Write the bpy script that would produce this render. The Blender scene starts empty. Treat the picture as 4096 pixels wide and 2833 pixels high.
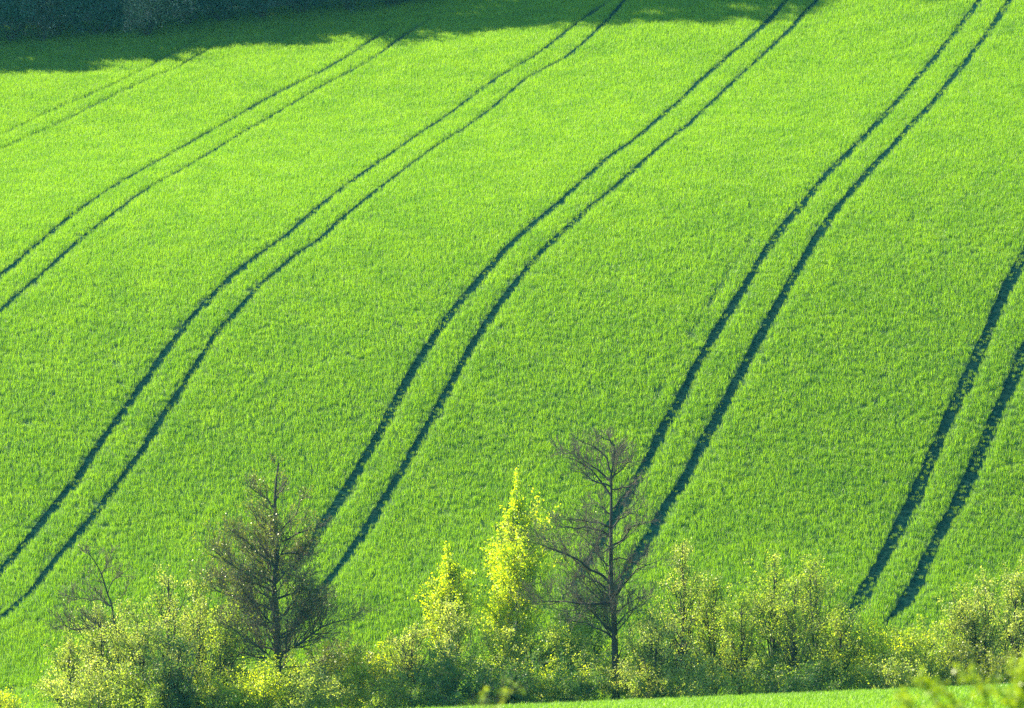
import bpy, math, random
import numpy as np
rng = np.random.default_rng(7)
random.seed(7)
R = math.radians
sc = bpy.context.scene
C = sc.collection

# ------------------------------------------------------------------ camera
CAM_Z = 42.0; PITCH = R(8.0); W = 0.2
cam = bpy.data.cameras.new('camera'); co = bpy.data.objects.new('camera', cam); C.objects.link(co)
co.location = (0, 0, CAM_Z); co.rotation_euler = (R(90) - PITCH, 0, 0)
cam.sensor_width = 36; cam.lens = 180; cam.clip_start = 0.5; cam.clip_end = 3000
cam.dof.use_dof = True; cam.dof.focus_distance = 228; cam.dof.aperture_fstop = 3.6
sc.camera = co

# ------------------------------------------------------------------ light
SUN_EL = R(32); SUN_AZ = R(-61)          # azimuth from +Y towards +X
sd = np.array([math.sin(SUN_AZ) * math.cos(SUN_EL), math.cos(SUN_AZ) * math.cos(SUN_EL), math.sin(SUN_EL)])
wd = bpy.data.worlds.new('World'); sc.world = wd; wd.use_nodes = True
nt = wd.node_tree; sky = nt.nodes.new('ShaderNodeTexSky'); sky.sky_type = 'NISHITA'; sky.sun_disc = False
sky.sun_elevation = SUN_EL; sky.sun_rotation = SUN_AZ
sky.air_density = 1.0; sky.dust_density = 0.0; sky.ozone_density = 5.0
bg = nt.nodes['Background']; bg.inputs[1].default_value = 0.10
nt.links.new(sky.outputs[0], bg.inputs[0])
sl = bpy.data.lights.new('sun', 'SUN'); sl.energy = 5.0; sl.angle = R(0.5); sl.color = (1.0, 0.90, 0.62)
so = bpy.data.objects.new('sun', sl); C.objects.link(so)
from mathutils import Vector
so.rotation_euler = Vector([float(v) for v in -sd]).to_track_quat('-Z', 'Y').to_euler(); so.location = (-60, 250, 90)
sc.view_settings.view_transform = 'Standard'; sc.view_settings.look = 'None'
sc.view_settings.exposure = 1.72; sc.view_settings.gamma = 1.0; sc.view_settings.use_curve_mapping = False
sc.cycles.max_bounces = 6; sc.cycles.transmission_bounces = 4; sc.cycles.diffuse_bounces = 3
sc.cycles.transparent_max_bounces = 8; sc.cycles.volume_bounces = 0; sc.cycles.sample_clamp_indirect = 3; sc.cycles.sample_clamp_direct = 4; sc.cycles.use_denoising = False

# ------------------------------------------------------------------ terrain height
CO = [0.02645, 0.053203, -0.046877, 0.027719, 0.023039, -0.021608, 0.006082, 0.004597, 0.000731, -0.000708, 0.003571]
def ss(t): t = np.clip(t, 0, 1); return t * t * (3 - 2 * t)
def hill(X, Y):
    y = (Y - 250) / 40; x = np.clip(X, -45, 45) / 25
    v = (CO[0] + CO[1]*y + CO[2]*y**2 + CO[3]*y**3 + CO[4]*y**4 + CO[5]*y**5 + CO[6]*x + CO[7]*x*y + CO[8]*x*y*y + CO[9]*x*x + CO[10]*x*x*y)
    return CAM_Z + Y * np.tan(v - PITCH)
def ground(X, Y):
    X = np.asarray(X, float); Y = np.asarray(Y, float)
    Yc = np.clip(Y, 217, 292)
    z = hill(X, Yc)
    z = z + np.where(Y < 217, .30 * (Y - 217), 0)
    up = np.maximum(Y - 292, 0); z = z + .135 * np.minimum(up, 200) + .03 * np.maximum(up - 200, 0)
    w = ss((218 - Y) / 15.0)
    z = z * (1 - w) + (-1.5 + .02 * np.clip(X, -60, 60)) * w
    # near side: slope below the camera with its own crest
    d = Y - 150
    zc = 10.20 + .042 * np.clip(X, -60, 60)
    zn = np.where(d > 0, zc - .2078 * d - .0013 * d * d, zc - .2078 * d - .0002 * d * d)
    znear = 30.9 + (zc - 10.26) + (40 - Y) * .235
    zn = np.where(Y < 40, znear, zn)
    zn = np.where(Y < 0, znear[Y < 0].max() if False else 40.3 + (zc - 10.26) + (-Y) * .05, zn)
    b = ss((Y - 185) / 14.0)
    return np.where(Y < 185, zn, np.where(Y > 199, z, zn * (1 - b) + z * b))
def gz(x, y): return float(ground(np.array([x]), np.array([y]))[0])

CP, SP = math.cos(PITCH), math.sin(PITCH)
def ray(px, py):                       # source pixel (4096 wide photo) -> direction with y component 1
    u = (np.asarray(px, float) / 4096 - .5) * W; v = -(np.asarray(py, float) - 1416.5) / 4096 * W
    dy = CP + v * SP; dz = -SP + v * CP
    return u / dy, dz / dy
YS = np.linspace(203, 315, 1500)
def onground(px, py):
    a, b = ray(px, py); out = []
    for ai, bi in zip(np.atleast_1d(a), np.atleast_1d(b)):
        f = CAM_Z + bi * YS - ground(ai * YS, YS)
        k = np.where(f < 0)[0]
        y = YS[k[0]] if len(k) else 314.
        if len(k) and k[0] > 0:
            i = k[0]; y = YS[i-1] + (YS[i] - YS[i-1]) * f[i-1] / (f[i-1] - f[i])
        out.append((ai * y, y))
    return np.array(out)
def at(px, py, Y):
    a, b = ray(px, py); return np.array([a * Y, Y, CAM_Z + b * Y]) if np.ndim(a) == 0 else np.stack([a * Y, Y + 0 * a, CAM_Z + b * Y], -1)

# ------------------------------------------------------------------ helpers
def tag(o, label=None, cat=None, group=None, kind=None):
    if label: o['label'] = label
    if cat: o['category'] = cat
    if group: o['group'] = group
    if kind: o['kind'] = kind
    return o
def mesh_np(name, V, F, mat=None, parent=None, smooth=False):
    me = bpy.data.meshes.new(name); V = np.asarray(V, np.float32); F = np.asarray(F, np.int32)
    n = F.shape[1]
    me.vertices.add(len(V)); me.vertices.foreach_set('co', V.ravel())
    me.loops.add(F.size); me.loops.foreach_set('vertex_index', F.ravel())
    me.polygons.add(len(F)); me.polygons.foreach_set('loop_start', np.arange(0, F.size, n, dtype=np.int32))
    me.polygons.foreach_set('loop_total', np.full(len(F), n, np.int32))
    if smooth: me.polygons.foreach_set('use_smooth', np.ones(len(F), bool))
    me.update(calc_edges=True)
    if mat: me.materials.append(mat)
    o = bpy.data.objects.new(name, me); C.objects.link(o)
    if parent: o.parent = parent
    return o
def empty(name, loc):
    o = bpy.data.objects.new(name, None); C.objects.link(o); o.location = [float(v) for v in loc]; o.empty_display_size = .3
    return o
_ph = rng.uniform(0, 6.28, (60, 2)); _dr = rng.uniform(0, 6.28, 60)
def noise2(X, Y, scale, k0=0, n=10):
    s = 0
    for k in range(k0, k0 + n):
        f = 6.28 / scale * (0.6 + .09 * (k - k0)); c, d = math.cos(_dr[k]), math.sin(_dr[k])
        s = s + np.sin(f * (X * c + Y * d) + _ph[k, 0] + 1.3 * np.sin(f * .5 * (X * d - Y * c) + _ph[k, 1]))
    return s / math.sqrt(n / 2)

def new_mat(name):
    m = bpy.data.materials.new(name); m.use_nodes = True; nt = m.node_tree; nt.nodes.clear()
    return m, nt, nt.nodes.new('ShaderNodeOutputMaterial')
def leaf_mat(name, cols, trans, tmix=.5, scale=1.5, rough=.45, gloss=.06, wide_=1.3):
    """cols: three diffuse colours mixed by noise in place; trans: light let through the leaf"""
    m, nt, out = new_mat(name); N = nt.nodes; L = nt.links
    geo = N.new('ShaderNodeNewGeometry')
    n1 = N.new('ShaderNodeTexNoise'); n1.inputs['Scale'].default_value = scale; n1.inputs['Detail'].default_value = 2
    L.new(geo.outputs['Position'], n1.inputs['Vector'])
    n2 = N.new('ShaderNodeTexWhiteNoise'); 
    sn = N.new('ShaderNodeVectorMath'); sn.operation = 'SNAP'; sn.inputs[1].default_value = (.07, .07, .07)
    L.new(geo.outputs['Position'], sn.inputs[0]); L.new(sn.outputs[0], n2.inputs['Vector'])
    ad = N.new('ShaderNodeMath'); ad.operation = 'MULTIPLY_ADD'; ad.inputs[1].default_value = .40
    L.new(n2.outputs['Value'], ad.inputs[0])
    mm = N.new('ShaderNodeMath'); mm.operation = 'MULTIPLY_ADD'; mm.inputs[1].default_value = wide_; mm.inputs[2].default_value = .30 - .5 * wide_
    L.new(n1.outputs['Fac'], mm.inputs[0]); L.new(mm.outputs[0], ad.inputs[2])
    cr = N.new('ShaderNodeValToRGB'); cr.color_ramp.elements[0].color = (*cols[0], 1); cr.color_ramp.elements[0].position = .15
    cr.color_ramp.elements[1].color = (*cols[2], 1); cr.color_ramp.elements[1].position = .85
    e = cr.color_ramp.elements.new(.5); e.color = (*cols[1], 1)
    L.new(ad.outputs[0], cr.inputs[0])
    d = N.new('ShaderNodeBsdfDiffuse'); L.new(cr.outputs[0], d.inputs[0])
    t = N.new('ShaderNodeBsdfTranslucent')
    mt = N.new('ShaderNodeMixRGB'); mt.blend_type = 'MULTIPLY'; mt.inputs[0].default_value = 1; mt.inputs[2].default_value = (*trans, 1)
    L.new(cr.outputs[0], mt.inputs[1]); L.new(mt.outputs[0], t.inputs[0])
    ms = N.new('ShaderNodeMixShader'); ms.inputs[0].default_value = tmix
    L.new(d.outputs[0], ms.inputs[1]); L.new(t.outputs[0], ms.inputs[2])
    g = N.new('ShaderNodeBsdfGlossy'); g.inputs['Roughness'].default_value = rough; g.inputs[0].default_value = (1, 1, 1, 1)
    m2 = N.new('ShaderNodeMixShader'); m2.inputs[0].default_value = gloss
    L.new(ms.outputs[0], m2.inputs[1]); L.new(g.outputs[0], m2.inputs[2]); L.new(m2.outputs[0], out.inputs[0])
    return m
def bark_mat(name, a, b, scale=6):
    m, nt, out = new_mat(name); N = nt.nodes; L = nt.links
    tc = N.new('ShaderNodeTexCoord'); mp = N.new('ShaderNodeMapping'); mp.inputs['Scale'].default_value = (1, 1, .35)
    L.new(tc.outputs['Object'], mp.inputs[0])
    n1 = N.new('ShaderNodeTexNoise'); n1.inputs['Scale'].default_value = scale; n1.inputs['Detail'].default_value = 5; L.new(mp.outputs[0], n1.inputs['Vector'])
    cr = N.new('ShaderNodeValToRGB'); cr.color_ramp.elements[0].color = (*a, 1); cr.color_ramp.elements[1].color = (*b, 1)
    cr.color_ramp.elements[0].position = .35; cr.color_ramp.elements[1].position = .65
    L.new(n1.outputs['Fac'], cr.inputs[0])
    p = N.new('ShaderNodeBsdfPrincipled'); p.inputs['Roughness'].default_value = .85; L.new(cr.outputs[0], p.inputs['Base Color'])
    bp = N.new('ShaderNodeBump'); bp.inputs['Strength'].default_value = .5; bp.inputs['Distance'].default_value = .03; L.new(n1.outputs['Fac'], bp.inputs['Height']); L.new(bp.outputs[0], p.inputs['Normal'])
    L.new(p.outputs[0], out.inputs[0]); return m

M = {}
M['crop']   = leaf_mat('crop_leaf', [(.112,.27,.010), (.195,.375,.012), (.27,.45,.016)], (1.50, 1.45, .45), .58, .55, .45, .03, .75)
M['yellow'] = leaf_mat('poplar_leaf', [(.29,.46,.008), (.47,.61,.012), (.63,.72,.03)], (1.5, 1.4, .5), .6, 1.5, .5, .03)
M['pale']   = leaf_mat('willow_leaf', [(.17,.28,.035), (.36,.45,.060), (.58,.62,.20)], (1.5, 1.5, .7), .55, 1.2, .5, .04)
M['green']  = leaf_mat('sapling_leaf', [(.14,.25,.020), (.30,.42,.030), (.50,.57,.09)], (1.5, 1.5, .6), .55, 1.2, .5, .035)
M['olive']  = leaf_mat('bud_leaf', [(.14,.19,.02), (.25,.31,.02), (.37,.43,.03)], (1.2, 1.2, .5), .4, 1.2, .4, .05)
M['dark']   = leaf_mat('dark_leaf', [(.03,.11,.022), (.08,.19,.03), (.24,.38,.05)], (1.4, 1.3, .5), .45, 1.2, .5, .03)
M['wood']   = leaf_mat('wood_shade_leaf', [(.008,.075,.050), (.016,.12,.07), (.05,.17,.08)], (1, 1.1, .8), .3, .9, .4, .05)  # leaf colour itself darkened to teal for the wood's shade
M['blossom']= leaf_mat('blossom', [(.06,.16,.06), (.22,.28,.14), (.60,.56,.46)], (1, 1, .9), .4, 1.2, .5, .03)
M['near']   = leaf_mat('near_leaf', [(.19,.33,.012), (.31,.46,.012), (.45,.57,.02)], (1.2, 1.1, .5), .55, 5, .45, .04)
M['bark']   = bark_mat('dark_bark', (.026,.022,.020), (.075,.065,.055))
M['twig']   = bark_mat('twig_bark', (.095,.078,.056), (.18,.15,.11))
M['pbark']  = bark_mat('pale_bark', (.30,.30,.24), (.52,.50,.42))
M['gbark']  = bark_mat('green_bark', (.06,.065,.04), (.12,.12,.08))

def ground_material():
    m, nt, out = new_mat('earth_and_turf'); N = nt.nodes; L = nt.links
    geo = N.new('ShaderNodeNewGeometry'); n1 = N.new('ShaderNodeTexNoise'); n1.inputs['Scale'].default_value = 6; n1.inputs['Detail'].default_value = 6
    L.new(geo.outputs['Position'], n1.inputs['Vector'])
    cr = N.new('ShaderNodeValToRGB'); cr.color_ramp.elements[0].color = (.035,.10,.018,1); cr.color_ramp.elements[1].color = (.075,.17,.02,1)
    cr.color_ramp.elements[0].position = .35; cr.color_ramp.elements[1].position = .7
    L.new(n1.outputs['Fac'], cr.inputs[0])
    p = N.new('ShaderNodeBsdfPrincipled'); p.inputs['Roughness'].default_value = .9; L.new(cr.outputs[0], p.inputs['Base Color'])
    bp = N.new('ShaderNodeBump'); bp.inputs['Distance'].default_value = .08; L.new(n1.outputs['Fac'], bp.inputs['Height']); L.new(bp.outputs[0], p.inputs['Normal'])
    L.new(p.outputs[0], out.inputs[0]); return m
def rut_material():
    m, nt, out = new_mat('rut_shade_soil'); N = nt.nodes; L = nt.links
    geo = N.new('ShaderNodeNewGeometry'); n1 = N.new('ShaderNodeTexNoise'); n1.inputs['Scale'].default_value = 5; n1.inputs['Detail'].default_value = 8
    L.new(geo.outputs['Position'], n1.inputs['Vector'])
    cr = N.new('ShaderNodeValToRGB'); cr.color_ramp.elements[0].color = (.003,.028,.024,1); cr.color_ramp.elements[1].color = (.020,.060,.042,1)  # soil colour darkened to teal, painting in the shade between the crop walls
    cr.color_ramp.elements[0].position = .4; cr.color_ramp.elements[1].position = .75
    L.new(n1.outputs['Fac'], cr.inputs[0])
    p = N.new('ShaderNodeBsdfPrincipled'); p.inputs['Roughness'].default_value = 1; p.inputs['Specular IOR Level'].default_value = 0; L.new(cr.outputs[0], p.inputs['Base Color'])
    bp = N.new('ShaderNodeBump'); bp.inputs['Distance'].default_value = .06; L.new(n1.outputs['Fac'], bp.inputs['Height']); L.new(bp.outputs[0], p.inputs['Normal'])
    L.new(p.outputs[0], out.inputs[0]); return m
M['ground'] = ground_material(); M['rut'] = rut_material()

# ------------------------------------------------------------------ ground sheet
def axis(parts):
    a = []
    for lo, hi, st in parts: a += list(np.arange(lo, hi, st))
    return np.array(a + [parts[-1][1]])
gx = axis([(-250, -60, 12), (-60, -36, 2), (-36, 36, .6), (36, 60, 2), (60, 250, 12)])
gy = axis([(-60, 20, 8), (20, 100, 2), (100, 200, 1), (200, 312, .6), (312, 340, 2), (340, 520, 12)])
GX, GY = np.meshgrid(gx, gy)
V = np.stack([GX, GY, ground(GX, GY)], -1).reshape(-1, 3)
nx, ny = len(gx), len(gy); I = np.arange(nx * ny).reshape(ny, nx)
F = np.stack([I[:-1, :-1], I[:-1, 1:], I[1:, 1:], I[1:, :-1]], -1).reshape(-1, 4)
tag(mesh_np('ground', V, F, M['ground'], smooth=True), kind='structure')

# ------------------------------------------------------------------ wheel tracks (photo polylines laid on the slope)
T = {
'1L':[(-60,574),(0,548),(188,457),(439,351),(539,301),(620,257),(739,194),(860,130)],
'1R':[(-60,632),(0,605),(144,539),(251,492),(439,395),(627,307),(689,288),(746,251),(880,180)],
'2L':[(-60,1160),(0,1107),(63,1060),(188,952),(313,849),(464,746),(627,652),(815,545),(1065,401),(1190,338),(1284,294),(1400,226),(1463,182),(1580,110)],
'2R':[(-60,1305),(0,1251),(94,1166),(207,1069),(332,955),(407,896),(595,758),(783,652),(959,542),(1128,445),(1284,351),(1425,279),(1513,226),(1582,175),(1613,150),(1730,80)],
'3L':[(-60,2365),(0,2294),(125,2146),(251,1990),(307,1927),(401,1777),(501,1645),(595,1508),(689,1376),(771,1270),(846,1194),(940,1100),(1034,1025),(1147,950),(1350,774),(1538,639),(1663,551),(1789,467),(1914,370),(1995,313),(2102,251),(2165,213),(2227,163),(2290,113),(2352,69),(2450,0)],
'3R':[(-60,2530),(0,2478),(125,2372),(219,2247),(301,2159),(388,2052),(476,1934),(564,1815),(633,1702),(708,1589),(777,1476),(821,1414),(865,1338),(927,1276),(977,1219),(1034,1151),(1097,1100),(1190,1019),(1284,963),(1350,896),(1488,783),(1601,696),(1726,602),(1851,523),(1952,451),(2039,376),(2102,320),(2196,269),(2259,238),(2321,188),(2384,132),(2434,81),(2478,31),(2520,-20)],
'4L':[(1130,2350),(1228,2209),(1303,2084),(1350,2020),(1400,1940),(1475,1815),(1544,1689),(1601,1583),(1663,1470),(1726,1370),(1801,1263),(1883,1163),(1945,1094),(2027,1000),(2133,902),(2227,827),(2340,721),(2446,627),(2540,564),(2634,482),(2728,401),(2809,320),(2928,219),(2990,166),(3053,110),(3103,56),(3147,6),(3190,-45)],
'4R':[(1200,2450),(1284,2366),(1350,2284),(1413,2196),(1475,2109),(1538,1996),(1582,1934),(1632,1846),(1682,1758),(1726,1683),(1776,1595),(1832,1489),(1883,1395),(1933,1320),(1983,1244),(2039,1169),(2102,1088),(2177,1000),(2259,927),(2353,840),(2465,752),(2572,652),(2666,570),(2750,508),(2821,439),(2947,320),(3072,207),(3166,119),(3222,50),(3272,6),(3310,-45)],
'5L':[(2240,2420),(2321,2309),(2384,2209),(2465,2065),(2528,1958),(2603,1827),(2666,1689),(2709,1627),(2777,1483),(2834,1389),(2903,1270),(2965,1176),(3009,1100),(3084,977),(3135,909),(3229,802),(3291,721),(3385,627),(3448,564),(3542,464),(3605,395),(3667,320),(3730,251),(3792,169),(3855,94),(3912,13),(3950,-45)],
'5R':[(2400,2450),(2478,2347),(2540,2240),(2603,2146),(2666,2021),(2734,1934),(2809,1783),(2871,1671),(2922,1577),(2978,1470),(3041,1351),(3097,1251),(3147,1163),(3197,1075),(3257,973),(3323,871),(3417,758),(3511,652),(3573,589),(3648,501),(3730,420),(3792,338),(3855,263),(3918,182),(3980,100),(4018,38),(4043,0),(4070,-45)],
'6L':[(4150,940),(4096,1031),(4012,1188),(3955,1326),(3912,1426),(3861,1545),(3805,1652),(3749,1783),(3700,1900),(3667,1977),(3623,2065),(3573,2159),(3523,2259),(3460,2366),(3429,2422),(3370,2510)],
'6R':[(4150,1290),(4096,1414),(4043,1545),(3987,1658),(3924,1802),(3868,1945),(3811,2052),(3755,2147),(3711,2240),(3661,2353),(3605,2435),(3540,2500)],
'drill':[(3010,960),(2915,1088),(2846,1201),(2790,1301),(2696,1451),(2600,1640)]}
WID = {'1L':.20,'1R':.22,'2L':.33,'2R':.28,'3L':.32,'3R':.28,'4L':.36,'4R':.31,'5L':.36,'5R':.38,'6L':.46,'6R':.46,'drill':.05}
TP, TW, TK = [], [], []
def resample(p, st):
    d = np.r_[0, np.cumsum(np.linalg.norm(np.diff(p, axis=0), axis=1))]; s = np.arange(0, d[-1], st)
    return np.stack([np.interp(s, d, p[:, 0]), np.interp(s, d, p[:, 1])], 1)
for key, pts in T.items():
    q = np.array(pts, float)
    # crop stands ~0.2 m above the soil: aim the rays at the soil line
    g = resample(onground(q[:, 0], q[:, 1]), .25)
    for _ in range(6): g[1:-1] = .25 * g[:-2] + .5 * g[1:-1] + .25 * g[2:]
    s = np.arange(len(g)) * .25
    ff = 1 + .09 * np.sin(s * .7 + ord(key[0]) % 7) + .07 * np.sin(s * 2.3 + len(key))
    far = np.interp(g[:, 1], [215, 245, 275, 300], [1.12, 1.0, .92, 1.15])
    w = WID[key] * ff * far * np.clip((s + .6) / 3, .25, 1) * (np.clip((s[-1] - s + .6) / 3, .25, 1) if key[0] != '6' else 1)
    if key[0] == '6': w = w * np.clip((s[-1] - s + .5) / 2.5, .2, 1)
    if key == 'drill': DR = g; continue
    TP.append(g); TW.append(w)
    dr = np.gradient(g, axis=0); dr /= np.linalg.norm(dr, axis=1)[:, None]; nrm = np.stack([-dr[:, 1], dr[:, 0]], 1)
    rows = []
    for t in (-1, -.5, 0, .5, 1):
        p = g + nrm * (w[:, None] * .5 + .06) * t
        rows.append(np.c_[p, ground(p[:, 0], p[:, 1]) + .02 + (.0 if abs(t) < 1 else -.01)])
    Vt = np.stack(rows, 1); n = len(g); J = np.arange(n * 5).reshape(n, 5)
    Ft = np.stack([J[:-1, :-1], J[:-1, 1:], J[1:, 1:], J[1:, :-1]], -1).reshape(-1, 4)
    tag(mesh_np('wheel_track', Vt.reshape(-1, 3), Ft, M['rut'], smooth=True), kind='structure')
TP = np.concatenate(TP); TW = np.concatenate(TW)

# ------------------------------------------------------------------ crop: clumps of blades instanced on points
def clump(name, nb, h, rad, wid, seed, mat):
    r = np.random.default_rng(seed)
    a = r.uniform(0, 6.28, nb); d = rad * np.sqrt(r.uniform(0, 1, nb)); bx, by = d * np.cos(a), d * np.sin(a)
    la = r.uniform(0, 6.28, nb); lean = r.uniform(.05, .6, nb); hh = h * r.uniform(.7, 1.12, nb)
    K = 4; ts = np.array([0, .45, .8, 1.0]); V = []
    wa = la + 1.57 + r.uniform(-.6, .6, nb)
    for t in ts:
        off = lean * hh * (t ** 2) * .9; z = hh * (t - .35 * lean * t ** 3)
        x = bx + off * np.cos(la); y = by + off * np.sin(la); wd_ = wid * (1 - .85 * t ** 2) * .5
        V.append(np.stack([np.stack([x - wd_ * np.cos(wa), y - wd_ * np.sin(wa), z], -1), np.stack([x + wd_ * np.cos(wa), y + wd_ * np.sin(wa), z], -1)], 1))
    V = np.stack(V, 1)            # nb,K,2,3
    J = np.arange(nb * K * 2).reshape(nb, K, 2)
    F = np.stack([J[:, :-1, 0], J[:, :-1, 1], J[:, 1:, 1], J[:, 1:, 0]], -1).reshape(-1, 4)
    me = bpy.data.meshes.new(name); me.from_pydata(V.reshape(-1, 3).tolist(), [], F.tolist()); me.materials.append(mat)
    return bpy.data.objects.new(name, me)
col = bpy.data.collections.new('crop_clumps')
for i in range(5): col.objects.link(clump('crop_clump', 22, .30, .21, .017, 100 + i, M['crop']))

def instancer(name, P, rot, scl, collection, label, group=None):
    me = bpy.data.meshes.new(name); me.vertices.add(len(P)); me.vertices.foreach_set('co', np.asarray(P, np.float32).ravel())
    a = me.attributes.new('rot', 'FLOAT_VECTOR', 'POINT'); a.data.foreach_set('vector', np.asarray(rot, np.float32).ravel())
    a = me.attributes.new('scl', 'FLOAT_VECTOR', 'POINT'); a.data.foreach_set('vector', np.asarray(scl, np.float32).ravel())
    o = bpy.data.objects.new(name, me); C.objects.link(o)
    ng = bpy.data.node_groups.new(name, 'GeometryNodeTree')
    ng.interface.new_socket('Geometry', in_out='INPUT', socket_type='NodeSocketGeometry'); ng.interface.new_socket('Geometry', in_out='OUTPUT', socket_type='NodeSocketGeometry')
    N = ng.nodes; L = ng.links; gi = N.new('NodeGroupInput'); go = N.new('NodeGroupOutput')
    ci = N.new('GeometryNodeCollectionInfo'); ci.inputs['Collection'].default_value = collection; ci.inputs['Separate Children'].default_value = True; ci.inputs['Reset Children'].default_value = True
    ip = N.new('GeometryNodeInstanceOnPoints'); ip.inputs['Pick Instance'].default_value = True
    ar = N.new('GeometryNodeInputNamedAttribute'); ar.data_type = 'FLOAT_VECTOR'; ar.inputs[0].default_value = 'rot'
    as_ = N.new('GeometryNodeInputNamedAttribute'); as_.data_type = 'FLOAT_VECTOR'; as_.inputs[0].default_value = 'scl'
    e2r = N.new('FunctionNodeEulerToRotation')
    L.new(gi.outputs[0], ip.inputs['Points']); L.new(ci.outputs[0], ip.inputs['Instance']); L.new(ar.outputs[0], e2r.inputs[0]); L.new(e2r.outputs[0], ip.inputs['Rotation']); L.new(as_.outputs[0], ip.inputs['Scale'])
    ri = N.new('FunctionNodeRandomValue'); ri.data_type = 'INT'; ri.inputs[4].default_value = 0; ri.inputs[5].default_value = 4
    L.new(ri.outputs[2], ip.inputs['Instance Index'])
    L.new(ip.outputs[0], go.inputs[0])
    md = o.modifiers.new('scatter', 'NODES'); md.node_group = ng
    tag(o, label, 'crop', group, 'stuff')
    return o

def scatter(x0, x1, y0, y1, st, keep):
    xs, ys = np.meshgrid(np.arange(x0, x1, st), np.arange(y0, y1, st)); n = xs.size
    X = xs.ravel() + rng.uniform(-.5, .5, n) * st; Y = ys.ravel() + rng.uniform(-.5, .5, n) * st
    k = keep(X, Y); return X[k], Y[k]
def track_dist(X, Y):
    """signed clearance (distance to nearest rut centre minus half its width)"""
    out = np.full(len(X), 9.); 
    order = np.argsort(TP[:, 1]); tp = TP[order]; tw = TW[order]
    for b in range(0, len(X), 4000):
        xs, ys = X[b:b+4000], Y[b:b+4000]
        lo, hi = np.searchsorted(tp[:, 1], [ys.min() - 1, ys.max() + 1])
        if hi <= lo: continue
        d = np.sqrt((xs[:, None] - tp[None, lo:hi, 0]) ** 2 + (ys[:, None] - tp[None, lo:hi, 1]) ** 2) - tw[None, lo:hi] * .5
        out[b:b+4000] = d.min(1)
    return out
def rots(n, X, Y, tilt=.12):
    e = .3; gx_ = (ground(X + e, Y) - ground(X - e, Y)) / (2 * e); gy_ = (ground(X, Y + e) - ground(X, Y - e)) / (2 * e)
    return np.stack([gy_ * .25 + rng.normal(0, tilt, n), -gx_ * .25 + rng.normal(0, tilt, n), rng.uniform(0, 6.28, n)], 1)
X, Y = scatter(-36, 36, 211, 306, .20, lambda x, y: (np.abs(x) < y * .103 + 2.5))
d = track_dist(X, Y)
rag = .012 * noise2(X, Y, .9, 30) + .010 * rng.normal(size=len(X))
lim = .05 + rag
n1 = noise2(X, Y, 2.2, 0); n2 = noise2(X, Y, 9, 12); n3 = noise2(X, Y, .8, 40)
spots = (n3 + .5 * n1 > 1.95) & (Y < 262)
lo_ = np.array([np.min(np.hypot(DR[:, 0] - a, DR[:, 1] - b)) if 222 < b < 262 and 0 < a < 14 else 9 for a, b in zip(X, Y)])
keep = (d > lim) & ~((lo_ < .15) & (noise2(X, Y, 3., 33) > -.7)) & ~(spots & (rng.uniform(0, 1, len(X)) < .7))
# a few trampled tufts left inside the ruts
tuft = (d < -.02) & (rng.uniform(0, 1, len(X)) < np.clip(.16 + .34 * noise2(X, Y, 2.6, 20), .02, .8))
hs = 1.0 + .04 * n1 + .03 * n2 + .035 * n3 + rng.normal(0, .06, len(X))
wsx = np.ones(len(X)) * 1.0
hs[tuft] = rng.uniform(.25, .75, tuft.sum()); wsx[tuft] = .5
edge = keep & (d < .24) & ~tuft; hs[edge] *= .88; wsx = np.where(edge, np.clip(d / .22, .36, 1), wsx)
k = keep | tuft; X, Y, hs, wsx = X[k], Y[k], np.clip(hs[k], .2, 1.5), wsx[k]
P = np.stack([X, Y, ground(X, Y) - .01], 1)
instancer('crop', P, rots(len(X), X, Y), np.stack([wsx, wsx, hs], 1), col, 'dense bright green young cereal crop covering the sloping field')
print('crop clumps', len(X))
X, Y = scatter(-14, 19, 100, 153, .33, lambda x, y: (np.abs(x) < y * .103 + .5) & (x > -8))
hs = .55 + .06 * noise2(X, Y, 1.5, 5)
instancer('near_grass', np.stack([X, Y, ground(X, Y) - .01], 1), rots(len(X), X, Y), np.stack([hs * 0 + .95, hs * 0 + .95, hs], 1), col, 'short bright green grass on the near crest below the trees')
X, Y = scatter(-26, 26, 178, 212.5, .27, lambda x, y: (np.abs(x) < y * .103 + 2))
hs = .92 + .12 * noise2(X, Y, 2.5, 5)
instancer('meadow_grass', np.stack([X, Y, ground(X, Y) - .01], 1), rots(len(X), X, Y, .25), np.stack([hs * 0 + 1, hs * 0 + 1, np.clip(hs, .4, 2)], 1), col, 'uneven grass growing under the trees along the foot of the field')

# ------------------------------------------------------------------ plants
def norm(v): return v / (np.linalg.norm(v, axis=-1, keepdims=True) + 1e-9)
def tubes(P, Rr, S):
    """P (N,K,3) paths, Rr (N,K) radii -> verts, quads"""
    N_, K = Rr.shape; tg = norm(np.gradient(P, axis=1))
    ref = np.where(np.abs(tg[:, :1, 2:3]) > .85, np.array([1., 0, 0]), np.array([0, 0, 1.]))
    a = norm(np.cross(tg, np.broadcast_to(ref, tg.shape))); b = np.cross(tg, a)
    th = np.arange(S) / S * 2 * np.pi
    V = P[:, :, None] + Rr[:, :, None, None] * (a[:, :, None] * np.cos(th)[None, None, :, None] + b[:, :, None] * np.sin(th)[None, None, :, None])
    J = np.arange(N_ * K * S).reshape(N_, K, S); J2 = np.roll(J, -1, 2)
    F = np.stack([J[:, :-1], J2[:, :-1], J2[:, 1:], J[:, 1:]], -1).reshape(-1, 4)
    return V.reshape(-1, 3), F
def join(parts):
    Vs, Fs, o = [], [], 0
    for v, f in parts:
        Vs.append(v); Fs.append(f + o); o += len(v)
    return np.concatenate(Vs), np.concatenate(Fs)
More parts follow.
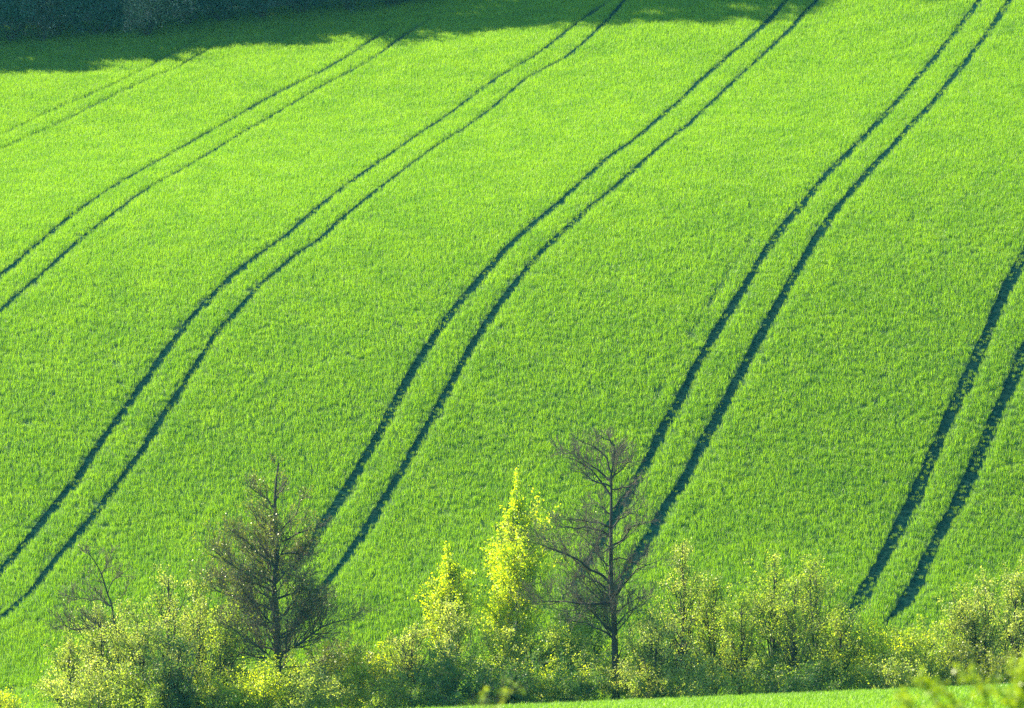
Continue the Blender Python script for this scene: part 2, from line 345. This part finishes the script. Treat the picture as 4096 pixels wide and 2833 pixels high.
def sample(P, Rr, idx, t):
    K = P.shape[1]; f = t * (K - 1); i = np.minimum(f.astype(int), K - 2); w = (f - i)[:, None]
    p = P[idx, i] * (1 - w) + P[idx, i + 1] * w; r = Rr[idx, i] * (1 - w[:, 0]) + Rr[idx, i + 1] * w[:, 0]
    return p, norm(P[idx, i + 1] - P[idx, i]), r
def shoots(P, Rr, n, length, K, up=.3, ang=(.6, 1.1), t0=.15, wob=.12, rfac=.55, rmin=.004, lt=None, tpow=1., r=rng, droop=0., rel=False):
    pl = np.linalg.norm(np.diff(P, axis=1), axis=2).sum(1)
    idx = r.choice(len(P), n, p=pl / pl.sum()) if len(P) > 1 else np.zeros(n, int)
    t = t0 + (1 - t0) * r.uniform(0, 1, n) ** tpow
    p, dr, rr = sample(P, Rr, idx, t)
    perp = norm(np.cross(dr, norm(r.normal(size=(n, 3)))))
    a = r.uniform(ang[0], ang[1], n)[:, None]
    dd = norm(dr * np.cos(a) + perp * np.sin(a) + np.array([0, 0, up]) * .5)
    L = (length if lt is None else length * lt(t)) * r.uniform(.65, 1.2, n)
    if rel: L = np.maximum(L * pl[idx], .06)
    Q = np.zeros((n, K, 3)); Q[:, 0] = p; cur = dd
    for k in range(1, K):
        cur = norm(cur + r.normal(0, wob, (n, 3)) + np.array([0, 0, up * .35 - droop]))
        Q[:, k] = Q[:, k - 1] + cur * (L / (K - 1))[:, None]
    ro = np.maximum(rr * rfac, rmin * 1.6)[:, None] * np.linspace(1, .35, K)[None]
    return Q, np.maximum(ro, rmin)
def leaves(c, size, r=rng, asp=.6, flat=.25):
    n = len(c); s = size * r.uniform(.6, 1.3, n)[:, None]
    a = norm(r.normal(size=(n, 3))); b = norm(np.cross(a, r.normal(size=(n, 3)))) * asp
    m = np.cross(a, b) * flat
    V = np.stack([c - a * s * .5, c + b * s * .5 + m * s * .5, c + a * s * .5, c - b * s * .5 + m * s * .5], 1)
    return V.reshape(-1, 3), np.arange(n * 4).reshape(n, 4)
def along(P, n, jit, r=rng, t0=.0):
    idx = r.integers(0, len(P), n); t = t0 + (1 - t0) * r.uniform(0, 1, n)
    p, _, _ = sample(P, np.zeros(P.shape[:2]), idx, t); return p + r.normal(0, jit, (n, 3))

def plant(kind, label, cat, px, Y, group=None):
    a, _ = ray(px, 1400); x = float(a * Y); o = empty(kind, (x, Y, gz(x, Y) - .05)); tag(o, label, cat, group); return o
def height_to(o, py):
    _, b = ray(0, py); return float(CAM_Z + b * o.location[1] - o.location[2])
PXM = W / 4096                     # metres per source pixel per metre of distance

def envelope_tree(o, H, halfw, stems=1, crown0=.15, leaf='green', bark='gbark', nleaf=4200, lsize=.085, seed=1, prof=None, spread=.0, n1=40, n2=260, n3=900,
                  up=.5, r0=.05, K0=10, lean=0., clus=.09, sides=5):
    """a young leafy tree: slim stems, ascending branches, twigs, separate leaves on the twigs"""
    r = np.random.default_rng(seed)
    prof = prof or (lambda t: np.sin(np.pi * np.clip(t, 0, 1) ** .8) ** .7 + .08)
    st, sr = [], []
    for k in range(stems):
        hk = H * (1 if k == 0 else r.uniform(.72, .98)); ang = r.uniform(3.5, 5.9) if stems < 5 else r.uniform(0, 6.28); sp = spread * halfw * (0 if k == 0 and stems < 3 else r.uniform(.4, 1))
        z = np.linspace(0, 1, K0); wig = np.cumsum(r.normal(0, .018 * H / K0 * 2, (K0, 2)), 0)
        x = np.cos(ang) * sp * z ** .8 + wig[:, 0] + lean * z * H; y = np.sin(ang) * sp * z ** .8 + wig[:, 1]
        st.append(np.stack([x, y, z * hk], 1)); sr.append(r0 * (hk / H) * (1 - .88 * z) + .004)
    P0, R0 = np.array(st), np.array(sr)
    lt = lambda t: np.maximum(prof((t - crown0) / (1 - crown0)), .06)
    P1, R1 = shoots(P0, R0, n1, halfw * 1.45, 6, up, (.55, 1.05), crown0, .14, .5, .006, lt, .9, r)
    P2, R2 = shoots(P1, R1, n2, .42, 5, up * .5, (.4, 1.1), .12, .2, .5, .005, None, .8, r, rel=True)
    P3, R3 = shoots(P2, R2, n3, .45, 3, up * .4, (.4, 1.1), .2, .2, .6, .004, None, .8, r, rel=True)
    fz = min(1.0, H / max(H * .5, float(np.percentile(P3[..., 2], 98))))
    for A_ in (P0, P1, P2, P3): A_[..., 2] *= fz
    for q, rr in zip(P0, R0): mesh_np('trunk' if stems == 1 else 'stem', *tubes(q[None], rr[None], sides), M[bark], o, True)
    mesh_np('branches', *tubes(P1, R1, 4), M[bark], o)
    mesh_np('twigs', *join([tubes(P2, R2, 3), tubes(P3, R3, 3)]), M['gbark'], o)
    c = np.concatenate([along(P3, int(nleaf * .75), clus, r), along(P2, int(nleaf * .32), clus, r), along(P1, int(nleaf * .08), clus, r, .5)])
    mesh_np('crown', *leaves(c, lsize, r), M[leaf], o)
    return o

def limb_tree(o, trunk_px, limbs_px, Y, r0, extra, n2, n3, leafn, leafm, seed, n4=0, tw=.006, up=.25, hl=None, leaf_t=0.5, lsize=.06, l2=.42, l3=.42, taper=.9, t0x=.16):
    """a tree whose main limbs follow given outlines, spread in depth, with random limbs behind and in front"""
    r = np.random.default_rng(seed); base = np.array(o.location)
    def to_local(pts, depth=0):
        q = np.array(pts, float); p = at(q[:, 0], q[:, 1], Y) - base; return p
    def res(p, K):
        d = np.r_[0, np.cumsum(np.linalg.norm(np.diff(p, axis=0), axis=1))]; s = np.linspace(0, d[-1], K)
        return np.stack([np.interp(s, d, p[:, i]) for i in range(3)], 1)
    tp = to_local(trunk_px); tp = np.vstack([[tp[0, 0], 0, 0], tp]); T0 = res(tp, 16)[None]
    tt = np.linspace(0, 1, 16); RT = (r0 * (1 - taper * tt ** .9) + .01)[None]; RT[0, 0] *= 1.35
    L1, RL = [], []
    for l in limbs_px:
        p = to_local(l); dep = r.uniform(-.9, .9) * abs(p[-1, 0] - p[0, 0]) * .8
        p[:, 1] += np.linspace(0, 1, len(p)) ** 1.0 * dep; q = res(p, 8); q[1:-1] += r.normal(0, .03, (6, 3))
        Ln = np.linalg.norm(q[-1] - q[0]); L1.append(q); RL.append(np.linspace(.13 * r0 + .011 * Ln, .008, 8))
    L1, RL = np.array(L1), np.array(RL)
    H = tp[-1, 2]
    Pe, Re = shoots(T0, RT, extra, 1.0, 8, up, (.9, 1.35), t0x, .10, .30, .008, (hl or (lambda t: 2.2 * (1 - t) + .5)), 1., r)
    A = np.concatenate([L1, Pe]); AR = np.concatenate([RL, Re])
    B, BR = shoots(A, AR, n2, l2, 6, .35, (.45, .95), .18, .17, .5, tw * 1.1, lambda t: 1.2 - .6 * t, .85, r, rel=True)
    D, DR = shoots(B, BR, n3, l3, 4, .3, (.4, .95), .15, .2, .6, tw * .8, None, .8, r, rel=True)
    parts = [tubes(B, BR, 3), tubes(D, DR, 3)]
    if n4:
        G, GR = shoots(D, DR, n4, .55, 3, .2, (.4, 1.0), .2, .2, .7, tw * .6, None, .8, r, rel=True); parts.append(tubes(G, GR, 3)); D = G
    mesh_np('trunk', *tubes(T0, RT, 9), M['bark'], o, True)
    for q, rr in zip(L1, RL): mesh_np('limb', *tubes(q[None], rr[None], 5), M['bark'], o, True)
    mesh_np('branches', *tubes(Pe, Re, 4), M['bark'], o)
    mesh_np('twigs', *join(parts), M['twig'], o)
    if leafn:
        c = along(D, leafn * 3, .04, r, .3); zt = c[:, 2] / H
        c = c[r.uniform(0, 1, len(c)) < np.clip((zt - leaf_t) * 2 + .25, .02, 1)][:leafn]
        mesh_np('crown', *leaves(c, lsize, r), M[leafm], o)
    return o

def z1(l): return [(x / 1.5957, 1833 + y / 1.5957) for x, y in l]
def z2(l): return [(1350 + x / 1.5957, 1833 + y / 1.5957) for x, y in l]
def z5(l): return [(1350 + x / 1.5957, 950 + y / 1.5957) for x, y in l]

# --- the two tall bare trees
t = plant('budding_tree', 'dense dark conical tree with brown twigs and olive buds, left of the yellow poplars', 'tree', 1112, 205)
limb_tree(t, z1([(1775,1350),(1765,1000),(1745,800),(1775,600),(1755,400),(1755,200),(1778,30)]),
  [z1(l) for l in [
   [(1742,790),(1650,730),(1500,680),(1420,600),(1350,530)], [(1740,900),(1640,840),(1560,760),(1500,735)], [(1750,970),(1600,930),(1430,910),(1290,850)],
   [(1752,1110),(1700,1060),(1620,1000),(1550,950),(1470,930)], [(1760,1230),(1690,1215),(1600,1200),(1430,1165)], [(1772,560),(1700,470),(1640,410),(1590,330)],
   [(1750,690),(1680,620),(1560,500),(1470,430)], [(1765,1290),(1650,1290),(1500,1260),(1400,1230)], [(1755,330),(1690,250),(1620,200),(1570,130)],
   [(1758,1040),(1640,1080),(1480,1080),(1380,1050)], [(1752,860),(1640,800),(1480,790),(1380,760)],
   [(1765,900),(1870,850),(1950,810),(2080,790)], [(1768,1160),(1900,1080),(1980,1010),(2060,960)], [(1772,1270),(1900,1190),(2000,1110),(2100,1050),(2234,1015),(2290,985)],
   [(1772,540),(1870,490),(1990,450),(2080,420)], [(1765,480),(1850,400),(1900,330),(1945,260)], [(1760,800),(1860,690),(1930,640),(2010,560)],
   [(1765,1010),(1860,960),(1980,930),(2060,890)], [(1757,270),(1800,210),(1840,150)], [(1760,620),(1850,600),(1960,610),(2040,590)], [(1775,1330),(1880,1340),(2000,1330),(2120,1290)]]],
  205, .19, 42, 1400, 7500, 12000, 'olive', 11, n4=10000, tw=.0055, hl=lambda t: np.interp(t, [0, .15, .35, .6, .85, 1], [2.6, 3.0, 2.7, 1.9, 1.15, .6]), leaf_t=.42, lsize=.085, t0x=.06)
t = plant('bare_tree', 'tall leafless tree with straight dark trunk and open spreading limbs, right of the yellow poplars', 'tree', 2462, 204)
limb_tree(t, z2([(1778,1500),(1765,1000),(1745,800),(1745,500),(1748,240),(1744,60)]) + z5([(1745,1480),(1775,1400),(1765,1320)]),
  [z2(l) for l in [
   [(1735,500),(1680,455),(1600,430),(1450,425),(1340,430)], [(1742,800),(1680,730),(1600,690),(1500,600),(1400,560),(1310,520),(1225,490)], [(1735,440),(1680,410),(1620,390),(1520,370),(1440,365)],
   [(1745,240),(1700,190),(1680,150),(1620,70),(1500,20),(1440,10)], [(1740,840),(1650,790),(1580,760),(1480,745)], [(1748,925),(1600,910),(1400,880),(1230,862)],
   [(1755,1150),(1650,1080),(1560,1050),(1440,1035)], [(1745,560),(1700,610),(1640,560),(1540,490)], [(1740,700),(1680,640),(1640,600),(1600,620)],
   [(1752,560),(1830,500),(1900,420),(2020,390)], [(1760,900),(1850,760),(1930,690),(2080,615)], [(1750,450),(1800,400),(1880,370),(1960,330)],
   [(1770,1080),(1850,990),(1950,940),(2030,895)], [(1748,650),(1790,630),(1900,655),(1990,650)], [(1745,330),(1800,280),(1870,230),(1920,250)],
   [(1742,360),(1690,320),(1650,290),(1590,330)], [(1745,200),(1820,200),(1890,160),(1960,150)], [(1746,120),(1790,60),(1840,30)], [(1765,990),(1850,930),(1920,880),(2000,850)]]]
  + [z5(l) for l in [[(1745,1500),(1720,1420),(1680,1380),(1600,1330),(1540,1310)], [(1750,1540),(1820,1470),(1880,1400),(1900,1360)], [(1765,1330),(1720,1290),(1650,1260),(1640,1225)], [(1770,1380),(1820,1330),(1860,1290)],
     [(1745,1560),(1680,1500),(1600,1450),(1520,1400),(1440,1410)], [(1746,1590),(1640,1560),(1560,1490),(1480,1500)]]],
  204, .165, 30, 650, 4200, 420, 'olive', 12, n4=7500, tw=.0052, hl=lambda t: np.interp(t, [0, .15, .3, .5, .8, 1], [.7, 1.0, 2.2, 2.6, 1.9, .8]), leaf_t=.75, lsize=.05)
t = plant('thin_bare_tree', 'thin crooked tree with bare forked top above pale leafy shrubs at left', 'tree', 478, 206)
limb_tree(t, z1([(765,1590),(750,1200),(715,940),(680,850),(650,740),(600,650),(560,600)]),
  [z1(l) for l in [[(655,760),(675,700),(700,640),(715,590)], [(700,945),(620,915),(490,905),(400,898)], [(712,930),(760,900),(800,850),(810,790)], [(745,1090),(640,1085),(500,1100),(370,1090),(340,1030)],
    [(745,1060),(600,1070),(540,1060),(510,1000)], [(690,860),(720,780),(780,740),(830,700)]]],
  206, .07, 14, 260, 1300, 900, 'olive', 13, tw=.006, hl=lambda t: .9 + 0 * t, leaf_t=.3, lsize=.05)

# --- poplars
def poplar(px, ptop, Y, hw, label, seed, n, prof, lean=0.):
    t = plant('poplar', label, 'tree', px, Y, 'young yellow-green poplars'); H = height_to(t, ptop)
    envelope_tree(t, H, hw, 1, .08, 'yellow', 'pbark', n, .115, seed, prof, n1=75, n2=420, n3=1500, up=.9, r0=.085, lean=lean, clus=.07, sides=7)
    return t
poplar(2056, 1885, 207, 2.35, 'taller bright yellow-green poplar with a pale trunk between the two bare trees', 21, 19000, lambda t: np.interp(t, [0, .25, .45, .6, .72, .85, 1], [1., 1., .75, .5, .25, .10, .05]))
poplar(1795, 2185, 207, 1.65, 'shorter narrow yellow-green poplar standing left of the taller one', 22, 7500, lambda t: np.interp(t, [0, .3, .55, .8, 1], [1., .9, .6, .22, .05]))

# --- leafy saplings: px, top py, Y, half width, stems, leaf kind, leaf count, label
SG = 'slim leafy young trees along the foot of the field'
wide = lambda t: np.interp(t, [0, .3, .7, 1], [.7, 1., .85, .25]); slim = lambda t: np.interp(t, [0, .3, .7, 1], [.8, 1., .7, .15])
sap = [
 # left group
 (250, 2540, 205, 1.0, 3, 'pale', 3200, 'pale shrubby sapling at the far left end of the row, lowest of the left thicket'),
 (390, 2440, 207, 1.3, 2, 'pale', 4200, 'pale leafy sapling directly left of the crooked bare-topped tree'),
 (560, 2405, 204, 1.3, 3, 'pale', 5200, 'pale leafy sapling directly right of the crooked bare-topped tree'),
 (660, 2290, 208, 1.3, 2, 'pale', 2600, 'thin tall sapling with sparse leaves in the middle of the left thicket'),
 (775, 2330, 206, 1.2, 2, 'pale', 4200, 'dense pale sapling between the left thicket and the dark budding tree'),
 (880, 2420, 204, 1.2, 2, 'green', 4200, 'green sapling at the right edge of the left thicket beside the dark budding tree'),
 (700, 2560, 202, 1.2, 2, 'dark', 3600, 'low dark green sapling at the foot of the left thicket'),
 # right row
 (2735, 2180, 207, 1.15, 1, 'pale', 3600, 'tallest slim pale sapling, first one right of the leafless tree'),
 (2610, 2430, 202.5, 1.1, 2, 'pale', 3800, 'short bushy sapling touching the right side of the leafless tree'),
 (2870, 2320, 206, 1.15, 2, 'green', 4600, 'leafy young tree second to the right of the tallest slim sapling'),
 (2965, 2370, 204, 1.1, 2, 'green', 4400, 'twin-stemmed young tree in the middle of the right row'),
 (3105, 2240, 206, 1.2, 2, 'green', 4600, 'pointed young tree with yellowish tip in the right row'),
 (3190, 2330, 203, 1.0, 2, 'green', 3600, 'slightly lower young tree between the two pointed ones of the right row'),
 (3280, 2240, 206, 1.25, 2, 'green', 5200, 'pointed young tree at the right end of the right row, by the rut ends'),
 (3370, 2430, 204, 1.1, 2, 'green', 4200, 'shorter dark-stemmed tree closing the right row next to the ruts'),
 # right clump
 (3860, 2400, 206, 1.1, 2, 'pale', 4000, 'leftmost pale sapling of the clump at the right edge'),
 (3950, 2310, 206, 1.2, 2, 'pale', 5200, 'tall silvery sapling in the middle of the clump at the right edge'),
 (4070, 2255, 205, 1.3, 3, 'pale', 5600, 'tallest silvery sapling cut off by the right edge'),
 # behind the poplars
 (1650, 2500, 205, .95, 2, 'pale', 2600, 'thin pale sapling left of the yellow poplars'),
 (1790, 2420, 204, 1.15, 2, 'pale', 4200, 'pale bushy sapling in front of the shorter poplar'),
]
for i, (px, pt, Y_, hw, st, lf, n, lab) in enumerate(sap):
    t = plant('sapling', lab, 'young tree', px, Y_, SG); H = height_to(t, pt)
    envelope_tree(t, H, hw * 1.2, st, .03, lf, 'bark', int(n * 1.2), .084, 200 + i, slim if i % 2 else wide, spread=.5, n1=56, n2=230, n3=480, up=.55, r0=.09, clus=.065)

# --- bushes: px, top py, Y, half width, leaf, count, label
BG = 'low bushes at the foot of the trees'
dome = lambda t: np.interp(t, [0, .3, .7, 1], [.9, 1., .9, .5])
bush = [
 (1065, 2640, 201.5, 1.1, 'yellow', 3600, 'bright yellow-green bush in front of the dark budding tree'),
 (1225, 2690, 201.0, 1.0, 'pale', 3200, 'pale bush right of the bright one below the dark budding tree'),
 (1370, 2560, 206, 1.3, 'olive', 3600, 'brownish half-bare bush right of the dark budding tree'),
 (1480, 2620, 204, 1.1, 'yellow', 3000, 'yellowish bush in the gap before the field, right of the brownish one'),
 (1560, 2700, 202, 1.2, 'green', 3200, 'low green bush in the gap between dark tree and poplars'),
 (930, 2700, 202, 1.1, 'green', 3200, 'low green bush left of the bright yellow bush'),
 (300, 2660, 202, 1.4, 'pale', 4200, 'broad pale bush at the foot of the left thicket'),
 (500, 2700, 201.5, 1.2, 'green', 3400, 'low green bush under the crooked tree'),
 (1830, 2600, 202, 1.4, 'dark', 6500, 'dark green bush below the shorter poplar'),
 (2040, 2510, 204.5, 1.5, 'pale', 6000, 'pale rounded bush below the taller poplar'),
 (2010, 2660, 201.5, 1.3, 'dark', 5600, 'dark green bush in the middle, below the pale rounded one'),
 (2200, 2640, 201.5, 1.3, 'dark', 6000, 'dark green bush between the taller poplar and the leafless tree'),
 (2270, 2480, 206, 1.4, 'green', 5600, 'mid green bush behind the left limbs of the leafless tree'),
 (2330, 2340, 209, 1.2, 'dark', 5200, 'tall dark bush behind the trunk of the leafless tree, against the ruts'),
 (2330, 2660, 203, 1.1, 'yellow', 3600, 'yellowish bush left of the leafless trunk base'),
 (2580, 2630, 202.5, 1.3, 'pale', 4400, 'pale bush right of the leafless trunk base'),
 (2790, 2640, 202, 1.3, 'pale', 4200, 'pale bush under the tallest slim sapling'),
 (3030, 2650, 202, 1.3, 'green', 4600, 'green bush under the middle of the right row'),
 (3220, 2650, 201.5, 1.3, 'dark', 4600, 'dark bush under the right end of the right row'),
 (3400, 2640, 202, 1.1, 'green', 3600, 'green bush just left of the round yellow-green bush'),
 (3540, 2490, 205, 1.5, 'yellow', 5200, 'round yellow-green bush below the lower ends of the ruts'),
 (3700, 2500, 204, 1.4, 'green', 5200, 'round mid green bush between the yellow-green one and the right clump'),
 (3620, 2620, 201.5, 1.3, 'pale', 4000, 'low pale bush in front of the round bushes'),
 (3930, 2560, 203, 1.5, 'olive', 4600, 'dense brownish thicket under the right clump'),
 (640, 2690, 203, 1.2, 'pale', 3600, 'pale bush filling the gap under the sparse tall sapling of the left thicket'),
 (800, 2660, 203.5, 1.2, 'green', 3600, 'mid green bush at the foot of the left thicket nearest the dark tree'),
 (10, 2765, 201.5, .55, 'yellow', 1100, 'small yellow-green bush in the bottom left corner'),
]
for i, (px, pt, Y_, hw, lf, n, lab) in enumerate(bush):
    t = plant('bush', lab, 'bush', px, Y_, BG); H = height_to(t, pt)
    envelope_tree(t, H, hw * 1.3, 5, .0, lf, 'gbark', int(n * 1.45), .09, 400 + i, dome, spread=.9, n1=50, n2=200, n3=360, up=.6, r0=.028, K0=7, clus=.08, sides=4)

br = np.random.default_rng(77)
for i, px in enumerate([330, 470, 620, 760, 900, 1180, 1330, 1500, 1640, 1960, 2130, 2380, 2560, 2700, 2850, 3000, 3160, 3330, 3500, 3680, 3850, 4000]):
    o = plant('bramble', 'low bramble clump filling the shaded ground between the stems of the hedge row', 'undergrowth', px + br.uniform(-30, 30), br.uniform(207, 210.5), 'bramble clumps under the hedge row')
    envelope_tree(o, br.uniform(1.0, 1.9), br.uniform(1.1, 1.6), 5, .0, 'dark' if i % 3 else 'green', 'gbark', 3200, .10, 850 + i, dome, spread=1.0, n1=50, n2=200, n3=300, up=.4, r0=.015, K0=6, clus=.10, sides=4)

# --- wood edge at the top of the field
WG = 'trees of the shaded wood edge'
def wood_tree(x, y, H, hw, seed, lab, grp=WG):
    o = empty('wood_tree', (x, y, gz(x, y) - .1)); tag(o, lab, 'tree', grp)
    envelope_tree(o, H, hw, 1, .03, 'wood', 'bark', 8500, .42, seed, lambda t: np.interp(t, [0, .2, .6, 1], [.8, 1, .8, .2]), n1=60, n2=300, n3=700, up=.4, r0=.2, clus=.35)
wr = np.random.default_rng(5)
LAB = 'tall dark tree of the shaded wood beyond the top left of the field'
for i in range(17):
    x = -70 + i * 3.65 + wr.uniform(-1, 1); y = 304.3 + wr.uniform(-.8, 2.2)
    wood_tree(x, y, float(np.interp(x, [-60, -27, -22, -18, -12], [12.5, 13, 20, 26, 29.5])) * wr.uniform(.85, 1.12), wr.uniform(2.4, 3.2) + max(0, (x + 26) * .08), 600 + i, LAB)
for i in range(9):
    x = -66 + i * 6.4 + wr.uniform(-1, 1); y = 315 + wr.uniform(-1.5, 3)
    wood_tree(x, y, wr.uniform(12, 14.5), wr.uniform(3, 3.8), 640 + i, LAB)
def wood_shrub(px, Y_, H, hw, lf, n, seed, lab, grp):
    o = plant('wood_shrub', lab, 'shrub', px, Y_, grp)
    envelope_tree(o, H, hw, 5, .0, lf, 'bark', n, .12, seed, dome, spread=.8, n1=50, n2=260, n3=800, up=.4, r0=.04, K0=7, clus=.16, sides=4)
SL = 'dark green shrub in the deep shade along the wood edge'
for i, px in enumerate([-120, 60, 230, 420, 560, 760, 900, 1060, 1220, 1400, 1560, 1720]):
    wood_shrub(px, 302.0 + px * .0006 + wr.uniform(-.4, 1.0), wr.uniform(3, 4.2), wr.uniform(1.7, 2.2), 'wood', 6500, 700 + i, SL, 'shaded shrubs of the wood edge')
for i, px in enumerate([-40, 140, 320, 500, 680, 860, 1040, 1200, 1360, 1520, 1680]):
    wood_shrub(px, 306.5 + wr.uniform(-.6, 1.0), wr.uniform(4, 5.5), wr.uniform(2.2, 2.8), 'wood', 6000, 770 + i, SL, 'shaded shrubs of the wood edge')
wood_shrub(600, 300.9, 3.9, 2.0, 'blossom', 7000, 750, 'pale blossoming shrub catching light at the wood edge', None)
wood_shrub(190, 301.2, 4.2, 1.4, 'blossom', 900, 751, 'smaller faintly blossoming shrub at the top left corner', None)

# --- blurred twigs close to the camera
def near_shrub(px, ptop, Y_, label, shoots_px, n, seed):
    o = plant('near_shrub', label, 'shrub', px, Y_, None); r = np.random.default_rng(seed); base = np.array(o.location)
    P = []
    for (x0, y0, x1, y1) in shoots_px:
        a = at(x0, y0, Y_) - base; b = at(x1, y1, Y_) - base; b[1] += r.uniform(-.25, .25)
        root = np.array([a[0] * .25, 0, 0.]); t = np.linspace(0, 1, 8)[:, None]
        q = np.where(t < .5, root + (a - root) * (t * 2), a + (b - a) * (t * 2 - 1)); q[1:-1] += r.normal(0, .008, (6, 3)); P.append(q)
    P = np.array(P); Rr = np.linspace(.007, .002, 8)[None].repeat(len(P), 0)
    P2, R2 = shoots(P, Rr, len(P) * 9, .16, 4, .3, (.5, 1.1), .5, .15, .5, .002, None, 1., r)
    for q, rr in zip(P, Rr): mesh_np('stem', *tubes(q[None], rr[None], 6), M['gbark'], o, True)
    mesh_np('twigs', *tubes(P2, R2, 4), M['gbark'], o)
    c = np.concatenate([along(P2, int(n * .8), .022, r, .2), along(P, int(n * .2), .02, r, .55)])
    mesh_np('leaves', *leaves(c, .034, r, .7), M['near'], o)
near_shrub(3960, 2600, 34, 'out-of-focus yellow-green twigs poking in at the bottom right corner',
[(4080,2900,4060,2670),(4180,2850,4110,2590),(4150,2850,4060,2640),(3900,2900,3780,2760),(4000,2900,3900,2740),(3700,2900,3600,2765),(4120,2900,3990,2760),(3860,2900,3700,2775)], 2100, 900)
near_shrub(2010, 2790, 34, 'small out-of-focus yellow sprig at the bottom centre',
  [(1900,2900,2060,2768),(1880,2920,1950,2815)], 90, 901)

# ------------------------------------------------------------------ air
hx0, hx1, hy0, hy1, hz0, hz1 = -255, 255, -65, 525, -30, 75
Vh = [(x, y, z) for x in (hx0, hx1) for y in (hy0, hy1) for z in (hz0, hz1)]
hz = mesh_np('haze', Vh, [(0,1,3,2), (4,6,7,5), (0,4,5,1), (2,3,7,6), (0,2,6,4), (1,5,7,3)])
m, nt_, out = new_mat('haze_air'); pv = nt_.nodes.new('ShaderNodeVolumePrincipled')
pv.inputs['Color'].default_value = (.14, .85, 1.0, 1); pv.inputs['Density'].default_value = .00008; pv.inputs['Anisotropy'].default_value = .3  # thin haze, tinted teal and added to lift the shadows towards teal
nt_.links.new(pv.outputs[0], out.inputs['Volume']); hz.data.materials.append(m)
tag(hz, kind='stuff')
